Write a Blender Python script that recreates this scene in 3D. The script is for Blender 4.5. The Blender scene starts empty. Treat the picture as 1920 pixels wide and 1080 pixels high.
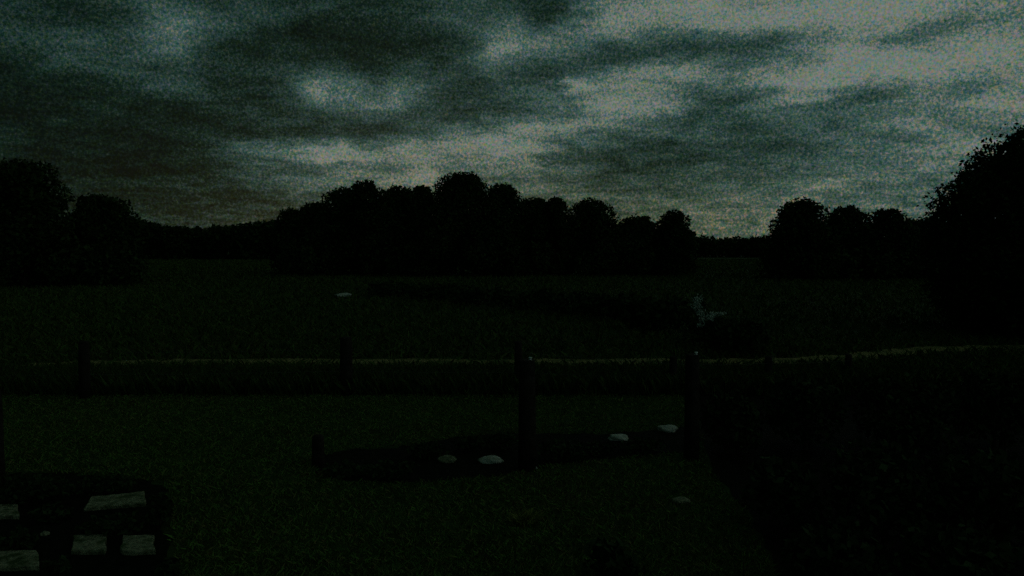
import bpy, bmesh, math, random
import numpy as np
from mathutils import Vector

rng = np.random.default_rng(7)
random.seed(7)
S = bpy.context.scene
COL = S.collection

# ------------------------------------------------------------------ camera
CAM_H, FPX, PITCH = 3.0, 1371.0, math.atan(70 / 1371.0)
cam_d = bpy.data.cameras.new('camera')
cam_d.sensor_width = 36.0
cam_d.lens = 36.0 * FPX / 1920.0
cam_d.clip_end = 6000
cam = bpy.data.objects.new('camera', cam_d)
COL.objects.link(cam)
cam.location = (0, 0, CAM_H)
cam.rotation_euler = (math.pi / 2 - PITCH, 0, 0)
S.camera = cam


def ray(px, py):
    a, b = (px - 960) / FPX, -(py - 540) / FPX
    cp, sp = math.cos(PITCH), math.sin(PITCH)
    return Vector((a, cp + b * sp, -sp + b * cp))


def gnd(px, py):                       # point of the ground seen in that direction
    d = ray(px, py)
    t = -CAM_H / d.z
    return Vector((d.x * t, d.y * t, 0))


def at(px, py, Y):                     # point seen in that direction, Y metres away
    d = ray(px, py)
    t = Y / d.y
    return Vector((d.x * t, Y, CAM_H + d.z * t))


def azel(px, py):
    d = ray(px, py).normalized()
    return math.atan2(d.x, d.y), math.asin(d.z)


# ------------------------------------------------------------------ world: dusk sky with broken cloud
SUN_AZ, SUN_EL = math.radians(-8), math.radians(1.5)
W = bpy.data.worlds.new('World')
S.world = W
W.use_nodes = True
nt = W.node_tree
nt.nodes.clear()
N = nt.nodes.new
L = nt.links.new


def math_node(op, a, b=None, c=None, clamp=False):
    n = N('ShaderNodeMath'); n.operation = op; n.use_clamp = clamp
    for i, v in enumerate((a, b, c)):
        if v is None: continue
        if isinstance(v, (int, float)): n.inputs[i].default_value = v
        else: L(v, n.inputs[i])
    return n.outputs[0]


def vec_node(op, a, b=None):
    n = N('ShaderNodeVectorMath'); n.operation = op
    for i, v in enumerate((a, b)):
        if v is None: continue
        if isinstance(v, (tuple, list)): n.inputs[i].default_value = v
        else: L(v, n.inputs[i])
    return n.outputs[1] if op == 'DOT_PRODUCT' else n.outputs[0]


tc = N('ShaderNodeTexCoord')
dirn = vec_node('NORMALIZE', tc.outputs['Generated'])
sx = N('ShaderNodeSeparateXYZ'); L(dirn, sx.inputs[0])
azim = math_node('ARCTAN2', sx.outputs[0], sx.outputs[1])
elev = math_node('ARCSINE', sx.outputs[2])
# flat cloud deck: direction projected on a plane high above
zz = math_node('ADD', math_node('MAXIMUM', sx.outputs[2], 0.0), 0.13)
deck = N('ShaderNodeCombineXYZ')
L(math_node('DIVIDE', sx.outputs[0], zz), deck.inputs[0])
L(math_node('DIVIDE', sx.outputs[1], zz), deck.inputs[1])


def noise(vec, scale, detail, rough, dist=0.0, off=(0, 0, 0)):
    n = N('ShaderNodeTexNoise')
    n.inputs['Scale'].default_value = scale
    n.inputs['Detail'].default_value = detail
    n.inputs['Roughness'].default_value = rough
    n.inputs['Distortion'].default_value = dist
    L(vec_node('ADD', vec, off), n.inputs['Vector'])
    return n


big = noise(deck.outputs[0], 1.15, 4, 0.55, 0.3, (3.1, 1.7, 0)).outputs[0]
mid = noise(deck.outputs[0], 3.9, 6, 0.60, 0.5, (9.3, 4.2, 0)).outputs[0]
warpn = noise(deck.outputs[0], 6.0, 4, 0.6, 0.2, (1.3, 7.7, 0)).outputs[1]
# position on the dome, ragged by the cloud noise
ae = N('ShaderNodeCombineXYZ'); L(azim, ae.inputs[0]); L(elev, ae.inputs[1])
wr = vec_node('MULTIPLY', vec_node('SUBTRACT', warpn, (0.5, 0.5, 0.5)), (0.10, 0.035, 0))
pos = vec_node('ADD', ae.outputs[0], wr)

BLOBS = [  # cloud banks: seen at x, y, half widths, brightness
    (322, 62, 62, 42, .40), (150, 92, 80, 30, .12), (440, 25, 70, 30, .12),
    (592, 162, 50, 18, .40), (690, 182, 80, 24, .30), (780, 158, 90, 28, .12),
    (945, 98, 36, 26, .36), (1050, 80, 80, 18, .26), (965, 40, 30, 12, .2),
    (1140, 42, 50, 22, .30), (1270, 12, 120, 26, .34), (1460, 25, 160, 24, .30),
    (1660, 18, 160, 26, .26), (1890, 90, 60, 50, .24),
    (1590, 88, 70, 28, .34), (1720, 118, 90, 24, .36), (1640, 130, 50, 12, .2),
    (1225, 142, 85, 14, .40), (1080, 158, 24, 10, .42), (1190, 184, 110, 17, .36), (1170, 214, 60, 14, .28),
    (1500, 146, 90, 13, .34), (1430, 128, 40, 8, .22), (1480, 187, 60, 9, .26),
    (1030, 240, 90, 10, .32), (890, 268, 130, 26, .26), (760, 330, 160, 30, .16), (1500, 340, 200, 50, .06), (965, 292, 60, 30, .26),
    (650, 290, 120, 14, .38), (450, 280, 60, 14, .14), (560, 318, 120, 24, .10),
    (795, 328, 30, 16, .24), (1830, 278, 60, 14, .20), (1780, 215, 160, 70, .10),
    (310, 165, 60, 16, .12), (640, 350, 200, 50, .12), (1370, 415, 120, 30, .10),
    (690, 78, 180, 50, -.34), (1010, 28, 55, 26, -.30), (1015, 122, 70, 14, -.24),
    (1240, 90, 110, 18, -.10), (1390, 92, 110, 16, -.10), (1330, 205, 70, 22, -.14), (1450, 270, 200, 45, -.16),
    (1180, 310, 160, 34, -.10), (960, 195, 60, 16, -.18), (1650, 190, 100, 14, -.16), (1480, 65, 70, 10, -.14),
    (110, 290, 310, 120, -.25), (170, 25, 120, 24, -.10), (480, 120, 90, 30, -.12), (1740, 60, 120, 12, -.16),
    (400, 215, 140, 24, -.08), (700, 240, 110, 12, -.12), (600, 315, 140, 8, -.12), (1840, 150, 60, 14, -.12),
]
acc = math_node('MULTIPLY_ADD', big, 0.50, 0.22)
acc = math_node('ADD', acc, math_node('MULTIPLY', math_node('SUBTRACT', mid, 0.5), 0.78))
# the sky is lighter to the north-east (right) than to the west
acc = math_node('ADD', acc, math_node('MULTIPLY', math_node('SINE', math_node('ADD', azim, 0.02)), 0.31))
for (bx, by, rx, ry, amp) in BLOBS:
    u, v = azel(bx, by)
    ku = 1.0 / (rx * 1.15 / FPX * math.cos(u) ** 2 / max(math.cos(u), .6))
    kv = 1.0 / (ry * 1.25 / FPX)
    q = vec_node('MULTIPLY', vec_node('SUBTRACT', pos, (u, v, 0)), (ku, kv, 0))
    g = math_node('POWER', 0.42, vec_node('DOT_PRODUCT', q, q))
    acc = math_node('MULTIPLY_ADD', g, amp, acc)
# fine wisps, luminance and tint
fine = noise(dirn, 320.0, 2, 0.8)
acc = math_node('ADD', acc, math_node('MULTIPLY', math_node('SUBTRACT', fine.outputs[0], 0.5), 0.85))

ramp = N('ShaderNodeValToRGB')
L(acc, ramp.inputs[0])


def lin(r, g, b):
    f = lambda c: (c / 255 / 12.92) if c / 255 < .04045 else ((c / 255 + .055) / 1.055) ** 2.4
    return (f(r), f(g), f(b), 1)


cr = ramp.color_ramp
cr.elements[0].position = 0.0; cr.elements[0].color = lin(5, 14, 10)
cr.elements[1].position = 1.0; cr.elements[1].color = lin(108, 120, 112)
for p, c in ((0.22, (13, 31, 24)), (0.45, (35, 57, 52)), (0.68, (62, 86, 81)), (0.86, (97, 112, 103))):
    e = cr.elements.new(p); e.color = lin(*c)
# tint: warm low glow where the sun went down, small colour unrest elsewhere
tint = vec_node('ADD', vec_node('MULTIPLY', vec_node('SUBTRACT', fine.outputs[1], (.5, .5, .5)), (3.2, 1.2, 2.8)), (1, 1, 1))
low = math_node('POWER', 0.37, math_node('POWER', math_node('DIVIDE', elev, 0.09), 2.0))
glow = math_node('MULTIPLY', low, math_node('POWER', 0.37, math_node('POWER', math_node('DIVIDE', math_node('SUBTRACT', azim, 0.05), 0.38), 2.0)))
wm = N('ShaderNodeMix'); wm.data_type = 'RGBA'
L(glow, wm.inputs['Factor'])
wm.inputs['A'].default_value = (1, 1, 1, 1)
wm.inputs['B'].default_value = (1.5, 1.04, .68, 1)
cloud = vec_node('MULTIPLY', vec_node('MULTIPLY', ramp.outputs[0], tint), wm.outputs['Result'])
sky = N('ShaderNodeTexSky')
sky.sky_type = 'NISHITA'; sky.sun_disc = False
sky.sun_elevation = SUN_EL; sky.sun_rotation = SUN_AZ
SKY_K = 0.06
# cloud deck covers the clear sky almost completely
total = vec_node('ADD', vec_node('MULTIPLY', cloud, (1 / SKY_K,) * 3), vec_node('MULTIPLY', sky.outputs[0], (.01, .01, .01)))
bg = N('ShaderNodeBackground'); bg.inputs[1].default_value = SKY_K
L(total, bg.inputs[0])
out = N('ShaderNodeOutputWorld'); L(bg.outputs[0], out.inputs[0])
W.cycles.sampling_method = 'NONE'

# sun just down behind the trees: barely a trace of light through the cloud
sd = bpy.data.lights.new('sun', 'SUN')
sd.energy = 0.01; sd.angle = math.radians(20); sd.color = (1, .82, .6)
so = bpy.data.objects.new('sun', sd); COL.objects.link(so)
so.rotation_euler = (math.pi / 2 - SUN_EL, 0, math.pi - SUN_AZ)

vs = S.view_settings
vs.view_transform = 'Standard'; vs.look = 'None'; vs.exposure = 0; vs.gamma = 1; vs.use_curve_mapping = False
S.render.engine = 'CYCLES'
S.cycles.use_denoising = False
S.cycles.max_bounces = 3; S.cycles.diffuse_bounces = 2; S.cycles.transparent_max_bounces = 4


# ------------------------------------------------------------------ materials
def material(name, base, var=0.3, scale=8.0, rough=0.85, bump=0.0, bscale=30.0, spec=0.15, second=None, sscale=1.0):
    spec = min(spec, .03) if name not in ('white_plastic', 'galvanised_wire') else spec
    m = bpy.data.materials.new(name); m.use_nodes = True
    t = m.node_tree; b = t.nodes['Principled BSDF']
    b.inputs['Roughness'].default_value = rough
    b.inputs['Specular IOR Level'].default_value = spec
    co = t.nodes.new('ShaderNodeTexCoord')
    geo = t.nodes.new('ShaderNodeNewGeometry')
    nz = t.nodes.new('ShaderNodeTexNoise'); nz.inputs['Scale'].default_value = scale; nz.inputs['Detail'].default_value = 6
    t.links.new(geo.outputs['Position'], nz.inputs['Vector'])
    rp = t.nodes.new('ShaderNodeValToRGB')
    rp.color_ramp.elements[0].position = .3; rp.color_ramp.elements[1].position = .7
    rp.color_ramp.elements[0].color = tuple(c * (1 - var) for c in base) + (1,)
    rp.color_ramp.elements[1].color = tuple(c * (1 + var) for c in base) + (1,)
    t.links.new(nz.outputs[0], rp.inputs[0])
    col = rp.outputs[0]
    if second:
        n2 = t.nodes.new('ShaderNodeTexNoise'); n2.inputs['Scale'].default_value = sscale; n2.inputs['Detail'].default_value = 4
        t.links.new(geo.outputs['Position'], n2.inputs['Vector'])
        r2 = t.nodes.new('ShaderNodeValToRGB')
        r2.color_ramp.elements[0].position = .48; r2.color_ramp.elements[1].position = .66
        t.links.new(n2.outputs[0], r2.inputs[0])
        mx = t.nodes.new('ShaderNodeMix'); mx.data_type = 'RGBA'
        t.links.new(r2.outputs[0], mx.inputs['Factor'])
        t.links.new(col, mx.inputs['A']); mx.inputs['B'].default_value = tuple(second) + (1,)
        col = mx.outputs['Result']
    t.links.new(col, b.inputs['Base Color'])
    if bump:
        nb = t.nodes.new('ShaderNodeTexNoise'); nb.inputs['Scale'].default_value = bscale; nb.inputs['Detail'].default_value = 5
        t.links.new(geo.outputs['Position'], nb.inputs['Vector'])
        bp = t.nodes.new('ShaderNodeBump'); bp.inputs['Strength'].default_value = bump; bp.inputs['Distance'].default_value = .05
        t.links.new(nb.outputs[0], bp.inputs['Height']); t.links.new(bp.outputs[0], b.inputs['Normal'])
    return m


M = dict(
    meadow=material('meadow_ground', (.022, .044, .011), .4, 1.2, bump=.6, bscale=9, second=(.036, .040, .014), sscale=.16),
    lawn=material('lawn_blades', (.076, .150, .030), .45, 6, spec=.08, second=(.150, .135, .050), sscale=14),
    field=material('field_grass', (.042, .086, .018), .45, 3, spec=.08, second=(.085, .078, .028), sscale=9),
    verge=material('verge_weeds', (.045, .085, .020), .5, 5, spec=.08, second=(.045, .040, .016), sscale=11),
    path=material('trodden_gravel', (.220, .195, .080), .5, 9, bump=.8, bscale=40, second=(.080, .100, .034), sscale=1.6),
    soil=material('dark_soil', (.008, .009, .005), .4, 9, bump=.8, bscale=25),
    leaf=material('tree_leaves', (.026, .048, .014), .5, 1.5, spec=.06),
    leaf2=material('shrub_leaves', (.022, .042, .014), .5, 6, spec=.06),
    bark=material('bark', (.045, .036, .026), .4, 12, bump=.8, bscale=18),
    timber=material('weathered_timber', (.026, .023, .018), .4, 10, bump=.7, bscale=40),
    stone=material('pale_stone', (.42, .44, .38), .25, 14, bump=.5, bscale=25, second=(.20, .22, .16), sscale=6),
    slab=material('paving_stone', (.20, .21, .13), .55, 22, bump=.7, bscale=50, second=(.05, .075, .03), sscale=7),
    white=material('white_plastic', (.62, .66, .62), .08, 20, rough=.5),
    wire=material('galvanised_wire', (.12, .12, .12), .2, 20, rough=.5),
    petal=material('pale_blossom', (.42, .48, .42), .35, 14, spec=.05),
    tuft=material('dry_tuft', (.17, .19, .05), .4, 8, spec=.05),
)


# ------------------------------------------------------------------ helpers
def tag(o, label=None, cat=None, group=None, kind=None):
    if label: o['label'] = label
    if cat: o['category'] = cat
    if group: o['group'] = group
    if kind: o['kind'] = kind
    return o


def empty(name, loc):
    o = bpy.data.objects.new(name, None); COL.objects.link(o)
    o.location = loc; o.empty_display_size = .2
    return o


def link_mesh(name, me, mat, parent=None, loc=None):
    me.materials.append(mat)
    o = bpy.data.objects.new(name, me); COL.objects.link(o)
    if parent: o.parent = parent
    if loc is not None: o.location = loc
    return o


def quads_mesh(name, V):
    """V: (n,4,3) corners"""
    n = len(V)
    me = bpy.data.meshes.new(name)
    me.vertices.add(n * 4); me.vertices.foreach_set('co', np.ascontiguousarray(V, dtype=np.float32).ravel())
    me.loops.add(n * 4); me.loops.foreach_set('vertex_index', np.arange(n * 4, dtype=np.int32))
    me.polygons.add(n); me.polygons.foreach_set('loop_start', np.arange(0, n * 4, 4, dtype=np.int32))
    me.polygons.foreach_set('loop_total', np.full(n, 4, dtype=np.int32))
    me.update(calc_edges=True)
    return me


def leaf_quads(C, size):
    n = len(C)
    a = rng.normal(size=(n, 3)); a /= np.linalg.norm(a, axis=1)[:, None]
    b = rng.normal(size=(n, 3)); b -= (a * b).sum(1)[:, None] * a; b /= np.linalg.norm(b, axis=1)[:, None]
    s = size * rng.uniform(.55, 1.25, (n, 1))
    a *= s * .95; b *= s * .55
    return np.stack([C - a, C + b - a * .1, C + a, C - b - a * .1], 1)


def lobe_points(lobes, dens, shell=4.0, ragged=.12):
    """lobes: (x,y,z,rx,ry,rz); dens: points per square metre of lobe surface"""
    P = []
    for (x, y, z, rx, ry, rz) in lobes:
        k = int(max(20, dens * 4 * math.pi * ((rx * ry + rx * rz + ry * rz) / 3)))
        d = rng.normal(size=(k, 3)); d /= np.linalg.norm(d, axis=1)[:, None]
        bumps = 1 + ragged * (np.sin(d[:, 0] * 9 + x) * np.sin(d[:, 1] * 8 + y) + np.sin(d[:, 2] * 11 + z * 3) * .7) \
            + rng.normal(0, ragged * .35, k)
        r = rng.uniform(0, 1, k) ** (1 / shell) * bumps
        P.append(np.array((x, y, z)) + d * r[:, None] * np.array((rx, ry, rz)))
    return np.concatenate(P)


def tube(bm, pts, radii, n=7):
    rings = []
    for i, p in enumerate(pts):
        p = Vector(p)
        t = (Vector(pts[min(i + 1, len(pts) - 1)]) - Vector(pts[max(i - 1, 0)])).normalized()
        s = t.orthogonal().normalized(); u = t.cross(s)
        rings.append([bm.verts.new(p + (s * math.cos(2 * math.pi * k / n) + u * math.sin(2 * math.pi * k / n)) * radii[i]) for k in range(n)])
    for r0, r1 in zip(rings, rings[1:]):
        for k in range(n):
            bm.faces.new((r0[k], r0[(k + 1) % n], r1[(k + 1) % n], r1[k]))
    bm.faces.new(rings[0][::-1]); bm.faces.new(rings[-1])


def bm_obj(name, bm, mat, parent=None, smooth=False):
    bmesh.ops.recalc_face_normals(bm, faces=bm.faces)
    me = bpy.data.meshes.new(name); bm.to_mesh(me); bm.free()
    if smooth:
        for p in me.polygons: p.use_smooth = True
    return link_mesh(name, me, mat, parent)


def trunk_mesh(name, H, r, lobes, parent, stems=1):
    bm = bmesh.new()
    for s in range(stems):
        ox = 0 if stems == 1 else random.uniform(-r * 3, r * 3)
        top = Vector((random.uniform(-.3, .3) + ox * 2, random.uniform(-.3, .3), H * .62))
        pts = [(ox, 0, -.06), (ox * 1.1, 0, H * .06), (ox * 1.3 + random.uniform(-.1, .1) * r * 4, 0, H * .3), tuple(top)]
        tube(bm, pts, [r * 1.35, r, r * .78, r * .35], 9)
    for l in lobes[:9]:
        z0 = min(H * random.uniform(.25, .5), max(l[2] - .2, H * .1))
        p0 = Vector((0, 0, z0)); p2 = Vector(l[:3]); p1 = p0.lerp(p2, .5) + Vector((0, 0, H * .05))
        tube(bm, [p0, p1, p2], [r * .4, r * .26, r * .08], 6)
    return bm_obj(name, bm, M['bark'], parent, True)


# ------------------------------------------------------------------ ground
bm = bmesh.new()
xs = [-3000, -600, -150, -60, -30, -15, 0, 15, 30, 60, 150, 600, 3000]
ys = [-300, -20, 0, 10, 20, 40, 80, 160, 400, 1000, 3500]
gv = [[bm.verts.new((x, y, 0)) for x in xs] for y in ys]
for j in range(len(ys) - 1):
    for i in range(len(xs) - 1):
        bm.faces.new((gv[j][i], gv[j][i + 1], gv[j + 1][i + 1], gv[j + 1][i]))
tag(bm_obj('meadow', bm, M['meadow']), kind='structure')


def sheet(name, outline, mat, z):
    bm = bmesh.new()
    bm.faces.new([bm.verts.new((p[0], p[1], z)) for p in outline])
    bmesh.ops.triangulate(bm, faces=bm.faces)
    for f in bm.faces:
        f.normal_update()
        if f.normal.z < 0: f.normal_flip()
    me = bpy.data.meshes.new(name); bm.to_mesh(me); bm.free()
    return link_mesh(name, me, mat)


# path across the meadow
mid_px = [(-220, 706), (-60, 697), (0, 692), (80, 686), (170, 681), (400, 679), (700, 679), (960, 680), (1200, 679), (1400, 679),
          (1480, 677), (1600, 671), (1680, 662), (1740, 655), (1830, 653), (1930, 652), (2150, 650)]
cl = [gnd(*p) for p in mid_px]
up, lo = [], []
path_pts = []
for i in range(len(cl) - 1):
    for k in range(8):
        path_pts.append(cl[i].lerp(cl[i + 1], k / 8))
for i, p in enumerate(path_pts):
    q0, q1 = path_pts[max(i - 1, 0)], path_pts[min(i + 1, len(path_pts) - 1)]
    n = Vector((-(q1 - q0).y, (q1 - q0).x, 0)).normalized()
    w = .58 + .14 * math.sin(i * .9) + random.uniform(-.08, .08)
    up.append(p + n * w); lo.append(p - n * w)
bm = bmesh.new()
ua = [bm.verts.new((p.x, p.y, .006)) for p in up]; la = [bm.verts.new((p.x, p.y, .006)) for p in lo]
for i in range(len(ua) - 1): bm.faces.new((la[i], la[i + 1], ua[i + 1], ua[i]))
tag(bm_obj('footpath', bm, M['path']), kind='structure')


def ragged(pxs, n=6, amp=.09):
    g = [gnd(*p) for p in pxs]; o = []
    for i in range(len(g)):
        for k in range(n):
            p = g[i].lerp(g[(i + 1) % len(g)], k / n)
            o.append((p.x + random.uniform(-amp, amp), p.y + random.uniform(-amp, amp)))
    return o


bed_mid = [(585, 862), (640, 845), (760, 838), (850, 822), (960, 812), (1110, 815), (1230, 808), (1300, 800), (1300, 845), (1180, 858), (1040, 872), (940, 893), (760, 906), (650, 905), (598, 885)]
bed_left = [(-150, 905), (40, 885), (180, 893), (300, 905), (325, 940), (318, 1000), (335, 1060), (330, 1150), (-200, 1150)]
bed_right = [(1300, 735), (1500, 705), (2100, 700), (2300, 1150), (1480, 1150), (1440, 1040), (1400, 960), (1330, 880)]
tag(sheet('soil_bed', ragged(bed_mid), M['soil'], .005), kind='structure')
tag(sheet('soil_bed', ragged(bed_left), M['soil'], .005), kind='structure')
tag(sheet('soil_bed', ragged(bed_right), M['soil'], .005), kind='structure')


# ------------------------------------------------------------------ grass (nobody could count it)
def in_poly(x, y, poly):
    c = np.zeros(len(x), bool); n = len(poly)
    for i in range(n):
        x0, y0 = poly[i][0], poly[i][1]; x1, y1 = poly[(i + 1) % n][0], poly[(i + 1) % n][1]
        if y0 == y1: continue
        c ^= ((y0 > y) != (y1 > y)) & (x < (x1 - x0) * (y - y0) / (y1 - y0) + x0)
    return c


def blades(name, x, y, h, w, mat, lean=.5):
    n = len(x); z = np.zeros(n)
    a = rng.uniform(0, 2 * math.pi, n); hh = h * rng.uniform(.5, 1.25, n)
    t = np.stack([np.cos(a), np.sin(a), z], 1) * (w * rng.uniform(.6, 1.4, n))[:, None]
    ln = rng.normal(0, lean, (n, 2)) * hh[:, None]
    B = np.stack([x, y, z - .01], 1)
    m_ = B + np.stack([ln[:, 0] * .35, ln[:, 1] * .35, hh * .6], 1)
    e_ = B + np.stack([ln[:, 0], ln[:, 1], hh], 1)
    V = np.stack([B - t, B + t, e_ + t * .15, m_ - t * .7], 1)
    return link_mesh(name, quads_mesh(name, V), mat)


fy = gnd(960, 745).y
n = 150000
y = 6.3 + (fy - 6.0) * rng.uniform(0, 1, n) ** 1.15
x = rng.uniform(-1, 1, n) * (y * .76 + 1)
for b in (bed_mid, bed_left, bed_right):
    k = ~in_poly(x, y, [gnd(*p)[:2] for p in b]); x, y = x[k], y[k]
tag(blades('lawn_grass', x, y, .055, .006, M['lawn'], .7), 'short mown grass of the lawn before the fence', 'grass', kind='stuff')

n = 150000
y = fy + 1.5 + 230 * rng.uniform(0, 1, n) ** 2.6
x = rng.uniform(-1, 1, n) * (y * .76 + 2)
py_ = np.interp(x, [p.x for p in path_pts], [p.y for p in path_pts])
k = np.abs(y - py_) > rng.uniform(.25, .75, n)
x, y = x[k], y[k]
tag(blades('meadow_grass', x, y, np.minimum(.16 + y * .0014, .36), .008 + y * .0009, M['field'], .6), 'long meadow grass on both sides of the footpath', 'grass', kind='stuff')

vy0, vy1 = gnd(960, 742).y, gnd(960, 715).y
n = 42000
x = rng.uniform(-13.5, 9.5, n); y = rng.uniform(vy0, vy1, n)
tag(blades('verge_weeds', x, y, .40, .012, M['verge'], .35), 'dark strip of tall weeds along the fence posts', 'weeds', kind='stuff')


# ------------------------------------------------------------------ trees
def build_tree(name, label, base, lobes, leaf, dens, trunk_r, H, group, stems=1, cat='tree'):
    root = empty(name, base); tag(root, label, cat, group)
    rel = [(l[0] - base.x, l[1] - base.y, l[2], l[3], l[4], l[5]) for l in lobes]
    trunk_mesh('trunk' if cat == 'tree' else 'stem', H, trunk_r, rel, root, stems)
    P = lobe_points(rel, dens); P = P[P[:, 2] > .08]
    link_mesh('crown' if cat == 'tree' else 'foliage', quads_mesh('crown', leaf_quads(P, leaf)), M['leaf' if cat == 'tree' else 'leaf2'], root)
    return root


def auto_lobes(cx, top, hw, Y, widen):
    b = at(cx, top, Y); R = hw / FPX * Y; H = b.z
    n = int(16 + 5 * H / R)
    out = [(b.x, Y, H - R * .42, R * .52, R * .52, R * .42)]
    for i in range(n):
        t = ((i + .5) / n) ** 1.1
        z = H - .15 * R - t * (H - .15 * R - .7)
        d = (H - z) / R
        rad = R * min(widen, math.sqrt(d) * 1.12) * random.uniform(.80, 1.02)
        a = i * 2.4 + random.uniform(-.5, .5)
        lr = R * random.uniform(.36, .52) * (.7 + .3 * min(d, 1))
        k = max(rad - lr * .8, 0)
        zr = lr * random.uniform(.75, 1.0)
        out.append((b.x + math.cos(a) * k, Y + math.sin(a) * k * .9, max(min(z, H - zr * 1.05), lr * .6), lr, lr, zr))
    out.append((b.x, Y, H * .44, R * .8 * widen, R * .7, H * .36)); out.append((b.x, Y, H - R * 1.25, R * .72, R * .65, R * .8))
    return out, Vector((b.x, Y, 0)), H


TREES = [
    (546, 391, 36, 96, 'low ragged tree at the left end of the central tree row'),
    (592, 379, 38, 92, 'second tree from the left in the central tree row, low and bushy'),
    (646, 352, 40, 91, 'tree on the left slope of the central row, just below a taller knob-topped tree'),
    (685, 338, 33, 88, 'knob-topped tree standing out on the left half of the central tree row'),
    (744, 349, 42, 92, 'flat-topped tree in the dip left of the tallest central tree'),
    (790, 347, 30, 95, 'narrow tree touching the left flank of the tallest central tree'),
    (866, 322, 60, 86, 'tallest tree of the central row with a broad rounded crown'),
    (944, 344, 36, 90, 'rounded tree touching the right flank of the tallest central tree'),
    (1003, 370, 34, 93, 'lower tree right of the centre, second one after the tallest central tree'),
    (1042, 369, 25, 88, 'slender tree between two broader ones on the right half of the central row'),
    (1106, 374, 47, 90, 'broad flat-topped tree on the right half of the central row'),
    (1195, 406, 48, 94, 'lowest tree of the central row, left of its round end tree'),
    (1264, 393, 38, 86, 'round tree at the right end of the central row beside the open gap'),
]
TR = [
    (1502, 372, 62, 75, 'broad dome-shaped tree right of the open gap in the treeline'),
    (1588, 385, 34, 80, 'round tree just right of the broad dome-shaped tree'),
    (1666, 390, 34, 78, 'round tree third from the gap in the right tree row'),
    (1738, 408, 44, 82, 'low tree half hidden by the big tree at the right edge'),
]
TL = [
    (38, 299, 84, 60, 'tall dark tree at the left edge of the picture'),
    (190, 364, 66, 66, 'lower flat-topped tree beside the tall tree at the left edge'),
    (-95, 330, 70, 62, 'dark tree cut off by the left edge behind the tall one'),
]
for lst, grp in ((TREES, 'trees of the central row'), (TR, 'trees of the right row'), (TL, 'trees at the left edge')):
    for (cx, top, hw, Y, lab) in lst:
        if cx < -90: continue
        lb, base, H = auto_lobes(cx, top, hw * {38: 1.0, 190: 1.08, 1502: 1.06, 1264: 1.0, 546: 1.0, 1588: 1.5, 1666: 1.45, 1738: 1.5}.get(cx, 1.3), Y, {546: 1.15, 1264: 1.1, 1502: 1.05, 190: 1.0, 38: 1.15}.get(cx, 1.7))
        build_tree('leafy_tree', lab, base, lb, .22, 16.0, .22, H, grp)

# big tree at the right edge
Y = 26.0
c0 = at(2010, 470, Y); R0 = 262 / FPX * Y
lobes = [(c0.x, Y, c0.z + .2, R0 * .90, R0 * .88, R0 * .88)]
for i in range(90):
    th = i * 2.39996; zz_ = 1 - 2 * (i + .5) / 90
    rr = math.sqrt(1 - zz_ * zz_); lr = R0 * random.uniform(.17, .26)
    p = Vector((rr * math.cos(th), rr * math.sin(th), zz_)) * (R0 - lr * 1.08)
    z = c0.z + p.z
    if z < .7: z = .7 + random.uniform(0, .6)
    lobes.append((c0.x + p.x, Y + p.y, z, lr, lr, lr * .9))
build_tree('leafy_tree', 'huge round tree filling the right edge of the picture', Vector((c0.x, Y, 0)), lobes, .09, 95.0, .32, c0.z + R0, None)

# ------------------------------------------------------------------ undergrowth below the trees
def thicket(label, x0, x1, Y0, Y1, h):
    lb = []
    for px in range(x0, x1, 14):
        Y = random.uniform(Y0, Y1); g = at(px + random.uniform(-6, 6), 480, Y); r = random.uniform(.9, 1.5); hh = h * random.uniform(.6, 1.1)
        lb.append((g.x, Y, hh * .5, r, r, hh * .5))
    P = lobe_points(lb, 9)
    o = link_mesh('undergrowth', quads_mesh('undergrowth', leaf_quads(P[P[:, 2] > .02], .26)), M['leaf'])
    tag(o, label, 'undergrowth', kind='stuff')


thicket('dark undergrowth below the central tree row', 522, 1302, 83, 96, 4.6)
thicket('dark undergrowth below the right tree row', 1442, 1830, 74, 84, 3.6)
thicket('dark undergrowth below the trees at the left edge', -60, 258, 60, 68, 3.4)

# ------------------------------------------------------------------ far wood
lobes = []
for px in range(-700, 2700, 16):
    if 530 < px < 1290 or px > 1800:
        Yd, top = 250, 430
    elif px <= 530:
        Yd, top = 250, 416 + 6 * math.sin(px * .021) + (px > 300) * 4
    else:
        Yd, top = 330, 444
    Yd += random.uniform(-12, 12); top += random.uniform(-3, 3)
    p = at(px, top, Yd); r = random.uniform(3.0, 5.0)
    lobes.append((p.x, Yd, p.z - r, r, r, r)); lobes.append((p.x, Yd + 2, max(p.z * .45, 2), r * 1.1, r, p.z * .5))
P = lobe_points(lobes, 2.2)
o = link_mesh('far_wood', quads_mesh('far_wood', leaf_quads(P[P[:, 2] > 0], .8)), M['leaf'])
tag(o, 'distant wood along the horizon seen as one dark mass', 'wood', kind='stuff')


# ------------------------------------------------------------------ shrubs
def shrub(label, cx, base_y, hw, top, leaf=.09, dens=60, group=None, name='leafy_shrub', n=11, cat='shrub'):
    g = gnd(cx, base_y); Y = g.y; s = Y / FPX
    R = hw * s; H = at(cx, top, Y).z
    lb = [(g.x, Y, H * .5, R * .72, R * .72, H * .44)]
    for i in range(n):
        a = i * 2.4; lr = min(R, H) * random.uniform(.28, .42)
        k = (R - lr * .9) * random.uniform(.6, 1); z = H * random.uniform(.25, .92)
        z = min(max(z, lr * .8), H - lr)
        if z > H * .65: k *= .7
        lb.append((g.x + math.cos(a) * k, Y + math.sin(a) * k, z, lr, lr, lr))
    return build_tree(name, label, Vector((g.x, Y, 0)), lb, leaf, dens, .035, H, group, 3, cat)


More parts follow.
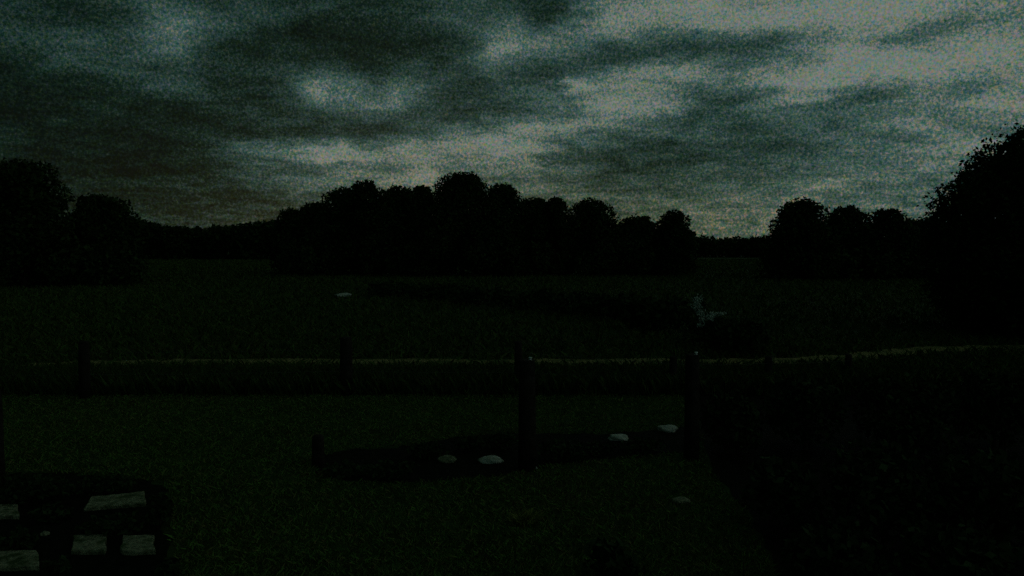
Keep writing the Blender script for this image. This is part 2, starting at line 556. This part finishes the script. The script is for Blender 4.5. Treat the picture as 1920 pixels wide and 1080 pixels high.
HEDGE = [
    (735, 556, 63, 528, 'low shrub at the left tip of the far hedgerow below the central trees'),
    (815, 563, 66, 530, 'second shrub from the left in the far hedgerow'),
    (900, 571, 66, 536, 'third shrub from the left in the far hedgerow, under the tallest tree'),
    (985, 580, 68, 542, 'middle shrub of the far hedgerow, above the post with the white knob'),
    (1070, 589, 68, 546, 'fifth shrub from the left in the far hedgerow'),
    (1150, 600, 70, 550, 'sixth shrub from the left in the far hedgerow'),
    (1225, 622, 74, 556, 'last shrub of the hedgerow, just left of the pale blossoming bush'),
]
for (cx, by, hw, top, lab) in HEDGE:
    shrub(lab, cx, by, hw, top, .16, 22, 'shrubs of the far hedgerow')
shrub('dark round bush right of the pale blossoming bush', 1385, 664, 66, 598, .1, 60)

FRONT = [
    (1370, 850, 75, 735, 'front shrub at the left end of the dark border beside the right-hand post'),
    (1510, 845, 95, 705, 'large shrub in the back of the dark border, second from its left end'),
    (1690, 850, 110, 700, 'large shrub in the back of the dark border, third from its left end'),
    (1870, 850, 110, 690, 'large shrub in the back of the dark border at the right picture edge'),
    (1470, 1000, 90, 860, 'low shrub in the front of the dark border next to the lawn edge'),
    (1640, 1030, 120, 830, 'broad shrub in the front of the dark border, second from the lawn edge'),
    (1850, 1050, 140, 840, 'broad shrub in the front corner of the dark border at the lower right'),
    (1150, 1120, 62, 1016, 'small dark shrub alone on the lawn at the bottom edge'),
    (1560, 1130, 120, 980, 'low shrub at the bottom edge of the dark right border'),
    (1790, 1150, 130, 985, 'low shrub in the bottom right corner of the picture'),
]
for (cx, by, hw, top, lab) in FRONT:
    shrub(lab, cx, by, hw, top, .055, 170, 'shrubs of the right border' if cx != 1150 else None)

# bush with pale blossom
g = gnd(1318, 648); Y = g.y
lb = []
for (px, py, r) in ((1310, 600, 24), (1325, 625, 26), (1300, 628, 24), (1345, 610, 22), (1335, 640, 22), (1308, 575, 16)):
    p = at(px, py, Y + .15); q = r / FPX * Y; lb.append((p.x, Y + .15, max(p.z, q), q, q, q))
root = build_tree('blossoming_bush', 'bush with pale whitish blossom standing beyond the footpath', g, lb, .07, 90, .03, at(1310, 555, Y).z, None, 3, 'shrub')
pl = []
for (px, py, rx, rz) in ((1308, 562, 11, 9), (1305, 574, 11, 9), (1312, 586, 9, 8), (1318, 598, 9, 9), (1335, 590, 13, 6), (1352, 588, 9, 4), (1330, 597, 9, 5), (1314, 610, 8, 5)):
    p = at(px, py, Y - .28); s = Y / FPX; pl.append((p.x - g.x, -.28, p.z, rx * s, .12, rz * s))
P = lobe_points(pl, 520, 2.0, .25)
link_mesh('blossom', quads_mesh('blossom', leaf_quads(P, .03)), M['petal'], root)


# ------------------------------------------------------------------ fence and posts
def post_bm(r, H, taper=.9, n=12):
    bm = bmesh.new()
    pts = [(0, 0, -.08), (0, 0, H * .35), (random.uniform(-.01, .01), 0, H * .7), (0, 0, H - .02), (0, 0, H)]
    tube(bm, pts, [r * 1.04, r, r * .97, r * taper, r * taper * .82], n)
    for v in bm.verts:
        if v.co.z < H - .03:
            a = math.atan2(v.co.y, v.co.x); k = 1 + .05 * math.sin(a * 3 + H * 9) + .03 * math.sin(a * 5 + v.co.z * 4)
            v.co.x *= k; v.co.y *= k
    return bm


FP = [(-330, 752, 640, 20), (160, 746, 640, 20), (650, 740, 632, 24), (972, 738, 640, 15), (1262, 736, 668, 15), (1440, 730, 668, 15), (1590, 722, 664, 13)]
root = empty('wire_fence', gnd(650, 740)); b0 = root.location.copy()
tag(root, 'wire fence on dark wooden posts between the lawn and the footpath', 'fence')
tops = []
for (px, by, top, w) in FP:
    g = gnd(px, by); H = at(px, top, g.y).z
    o = bm_obj('post', post_bm(w / FPX * g.y / 2, H), M['timber'], root, True); o.location = g - b0
    tops.append((g, H))
for fr in (.42, .80):
    bm = bmesh.new()
    for (a, ha), (b, hb) in zip(tops, tops[1:]):
        pa = Vector((a.x, a.y - .07, ha * fr)); pb = Vector((b.x, b.y - .07, hb * fr))
        tube(bm, [pa, pa.lerp(pb, .5) - Vector((0, 0, .02)), pb], [.0018] * 3, 5)
    o = bm_obj('wire', bm, M['wire'], root); o.location = -b0


def knob_bm():
    bm = bmesh.new()
    tube(bm, [(0, 0, 0), (0, 0, .012), (0, 0, .02), (0, 0, .04), (0, 0, .05), (0, 0, .062), (0, 0, .068)], [.03, .034, .02, .02, .036, .03, .012], 12)
    return bm


for (px, by, top, w, kx, lab) in ((988, 880, 674, 34, 994, 'thick dark post with a white knob standing in the middle of the lawn'),
                                  (1296, 862, 664, 28, 1302, 'dark post with a white knob at the left end of the dark right border'),
                                  (-9, 905, 730, 32, 2, 'dark post with a white knob cut off by the left picture edge')):
    g = gnd(px, by); H = at(px, top, g.y).z; s = g.y / FPX
    root = empty('wooden_post', g); tag(root, lab, 'post', 'posts with white knobs')
    bm_obj('shaft', post_bm(w * s / 2, H), M['timber'], root, True)
    k = bm_obj('insulator_knob', knob_bm(), M['white'], root, True); k.location = ((kx - px) * s, -.02, H - .008); k.scale = (.75, .75, .65)

g = gnd(597, 872); root = bm_obj('wooden_stake', post_bm(.085, at(597, 816, g.y).z), M['timber'], None, True); root.location = g
tag(root, 'short dark stake at the left end of the planted bed', 'stake')


# ------------------------------------------------------------------ stones and slabs
def stone_bm(rx, ry, rz, seed):
    bm = bmesh.new(); bmesh.ops.create_icosphere(bm, subdivisions=3, radius=1)
    r = random.Random(seed); k = [r.uniform(0, 6) for _ in range(6)]
    for v in bm.verts:
        c = v.co
        f = 1 + .13 * math.sin(c.x * 3 + k[0]) * math.sin(c.y * 3 + k[1]) + .09 * math.sin(c.z * 5 + k[2] + c.x * 4) + .04 * math.sin(c.y * 9 + k[3])
        c *= f; c.x *= rx; c.y *= ry; c.z = max(c.z, -.5) * rz
    return bm


STONES = [
    (838, 865, 20, 8, 'slab', 'dull mossy stone in the planted bed, leftmost of its row'),
    (920, 866, 22, 8, 'stone', 'pale flat stone in the planted bed left of the thick post'),
    (1160, 824, 20, 8, 'stone', 'pale flat stone at the back edge of the bed right of the thick post'),
    (1252, 808, 19, 9, 'stone', 'brightest pale stone, close to the right-hand post'),
    (1276, 942, 19, 7, 'slab', 'dull pale stone alone on the lawn at the right'),
    (1001, 880, 7, 5, 'stone', 'tiny pale stone at the foot of the thick post'),
    (84, 1004, 9, 6, 'slab', 'small bluish stone among the slabs at the lower left'),
]
for i, (px, py, w, h, mk, lab) in enumerate(STONES):
    g = gnd(px, py); s = g.y / FPX
    o = bm_obj('boulder', stone_bm(w * s, w * s * .75, h * s * 1.0, i), M[mk], None, True)
    o.location = (g.x, g.y, h * s * .3); o.rotation_euler.z = random.uniform(-.2, .2)
    tag(o, lab, 'stone', 'pale stones around the lawn')
g = gnd(643, 556); s = g.y / FPX
o = bm_obj('boulder', stone_bm(16 * s, .4, 5 * s, 31), M['stone'], None, True); o.location = (g.x, g.y, .05)
tag(o, 'small pale stone far out on the meadow below the central trees', 'stone', 'pale stones around the lawn')


def slab(pxs, t, lab, seed):
    g = [gnd(*p) for p in pxs]; c = sum(g, Vector()) / len(g)
    r = random.Random(seed); bm = bmesh.new(); ring = []
    for i in range(len(g)):
        for k in range(4):
            p = g[i].lerp(g[(i + 1) % len(g)], k / 4) - c
            p += Vector((r.uniform(-.012, .012), r.uniform(-.012, .012), 0)); ring.append(p)
    lo_ = [bm.verts.new((p.x, p.y, -.02)) for p in ring]
    m_ = [bm.verts.new((p.x, p.y, t - .012)) for p in ring]
    hi = [bm.verts.new((p.x * .965, p.y * .965, t + r.uniform(-.003, .003))) for p in ring]
    n = len(ring)
    for a, b in ((lo_, m_), (m_, hi)):
        for i in range(n): bm.faces.new((a[i], a[(i + 1) % n], b[(i + 1) % n], b[i]))
    bm.faces.new(hi)
    o = bm_obj('stepping_slab', bm, M['slab']); o.location = c
    tag(o, lab, 'slab', 'stone slabs in the lower left bed')


slab([(134, 1041), (139, 1011), (200, 1010), (198, 1041)], .05, 'square stone slab at the bottom left, left one of a close pair', 1)
slab([(226, 1042), (230, 1012), (288, 1012), (292, 1041)], .05, 'square stone slab at the bottom left, right one of a close pair', 2)
slab([(158, 960), (172, 938), (270, 928), (274, 950)], .05, 'long tilted stone slab lying behind the close pair of square slabs', 3)
slab([(-40, 976), (-36, 954), (32, 953), (36, 974)], .05, 'stone slab cut by the left picture edge, farther of the two', 4)
slab([(-30, 1074), (-26, 1042), (72, 1040), (74, 1070)], .05, 'stone slab in the bottom left corner of the picture', 5)


# ------------------------------------------------------------------ low plants of the beds
def plant(label, cx, by, hw, top, group):
    g = gnd(cx, by); Y = g.y; s = Y / FPX; R = hw * s; H = max(at(cx, top, Y).z, .1)
    root = empty('low_plant', g); tag(root, label, 'plant', group)
    lb = [(0, 0, H * .5, R * .7, R * .5, H * .45)]
    for i in range(7):
        a = i * .9; q = R * .4
        lb.append((math.cos(a) * R * .6, math.sin(a) * R * .45, H * random.uniform(.35, .6), q, q * .8, H * .4))
    P = lobe_points(lb, 240); P = P[P[:, 2] > .01]
    link_mesh('foliage', quads_mesh('foliage', leaf_quads(P, .04)), M['leaf2'], root)
    bm = bmesh.new()
    for i in range(6):
        a = i * 1.05; tube(bm, [(0, 0, -.02), (math.cos(a) * R * .3, math.sin(a) * R * .2, H * .4), (math.cos(a) * R * .6, math.sin(a) * R * .4, H * .7)], [.008, .006, .003], 5)
    bm_obj('stem', bm, M['bark'], root)


MIDP = [
    (650, 892, 48, 868, 'low dark plant at the left end of the planted bed'),
    (735, 896, 52, 862, 'low dark plant second from the left in the planted bed'),
    (800, 858, 40, 828, 'dark plant just behind the dull mossy stone'),
    (880, 846, 30, 812, 'upright dark plant between the two stones left of the thick post'),
    (940, 842, 34, 806, 'dark plant behind the pale stone left of the thick post'),
    (1060, 862, 52, 826, 'low dark plant right of the thick post'),
    (1120, 850, 40, 829, 'low dark plant just before the pale stone right of the thick post'),
    (1205, 848, 46, 824, 'low dark plant between the two rightmost stones of the bed'),
]
for a in MIDP: plant(a[4], a[0], a[1], a[2], a[3], 'low plants of the middle bed')
LEFTP = [
    (60, 935, 80, 890, 'low dark plant at the back of the lower left bed near the left edge'),
    (200, 922, 60, 892, 'low dark plant right behind the long tilted slab'),
    (300, 985, 26, 915, 'upright dark plant at the right end of the long tilted slab'),
    (100, 975, 40, 945, 'low dark plant between the left edge slab and the long tilted slab'),
    (210, 1000, 62, 966, 'low dark plant between the long tilted slab and the close pair of slabs'),
    (30, 1030, 40, 990, 'low dark plant above the slab in the bottom left corner'),
    (105, 1090, 26, 1040, 'low dark plant at the bottom edge left of the close slab pair'),
    (320, 1095, 26, 1050, 'low dark plant at the bottom edge right of the close slab pair'),
]
for a in LEFTP: plant(a[4], a[0], a[1], a[2], a[3], 'low plants of the lower left bed')

# yellowish tuft on the lawn
g = gnd(982, 982); n = 500
a = rng.uniform(0, 2 * math.pi, n); r = rng.uniform(0, .11, n)
o = blades('grass_tuft', np.cos(a) * r, np.sin(a) * r * .8, .13, .005, M['tuft'], .5); o.location = g
tag(o, 'yellowish grass tuft on the lawn below the thick post', 'grass tuft')
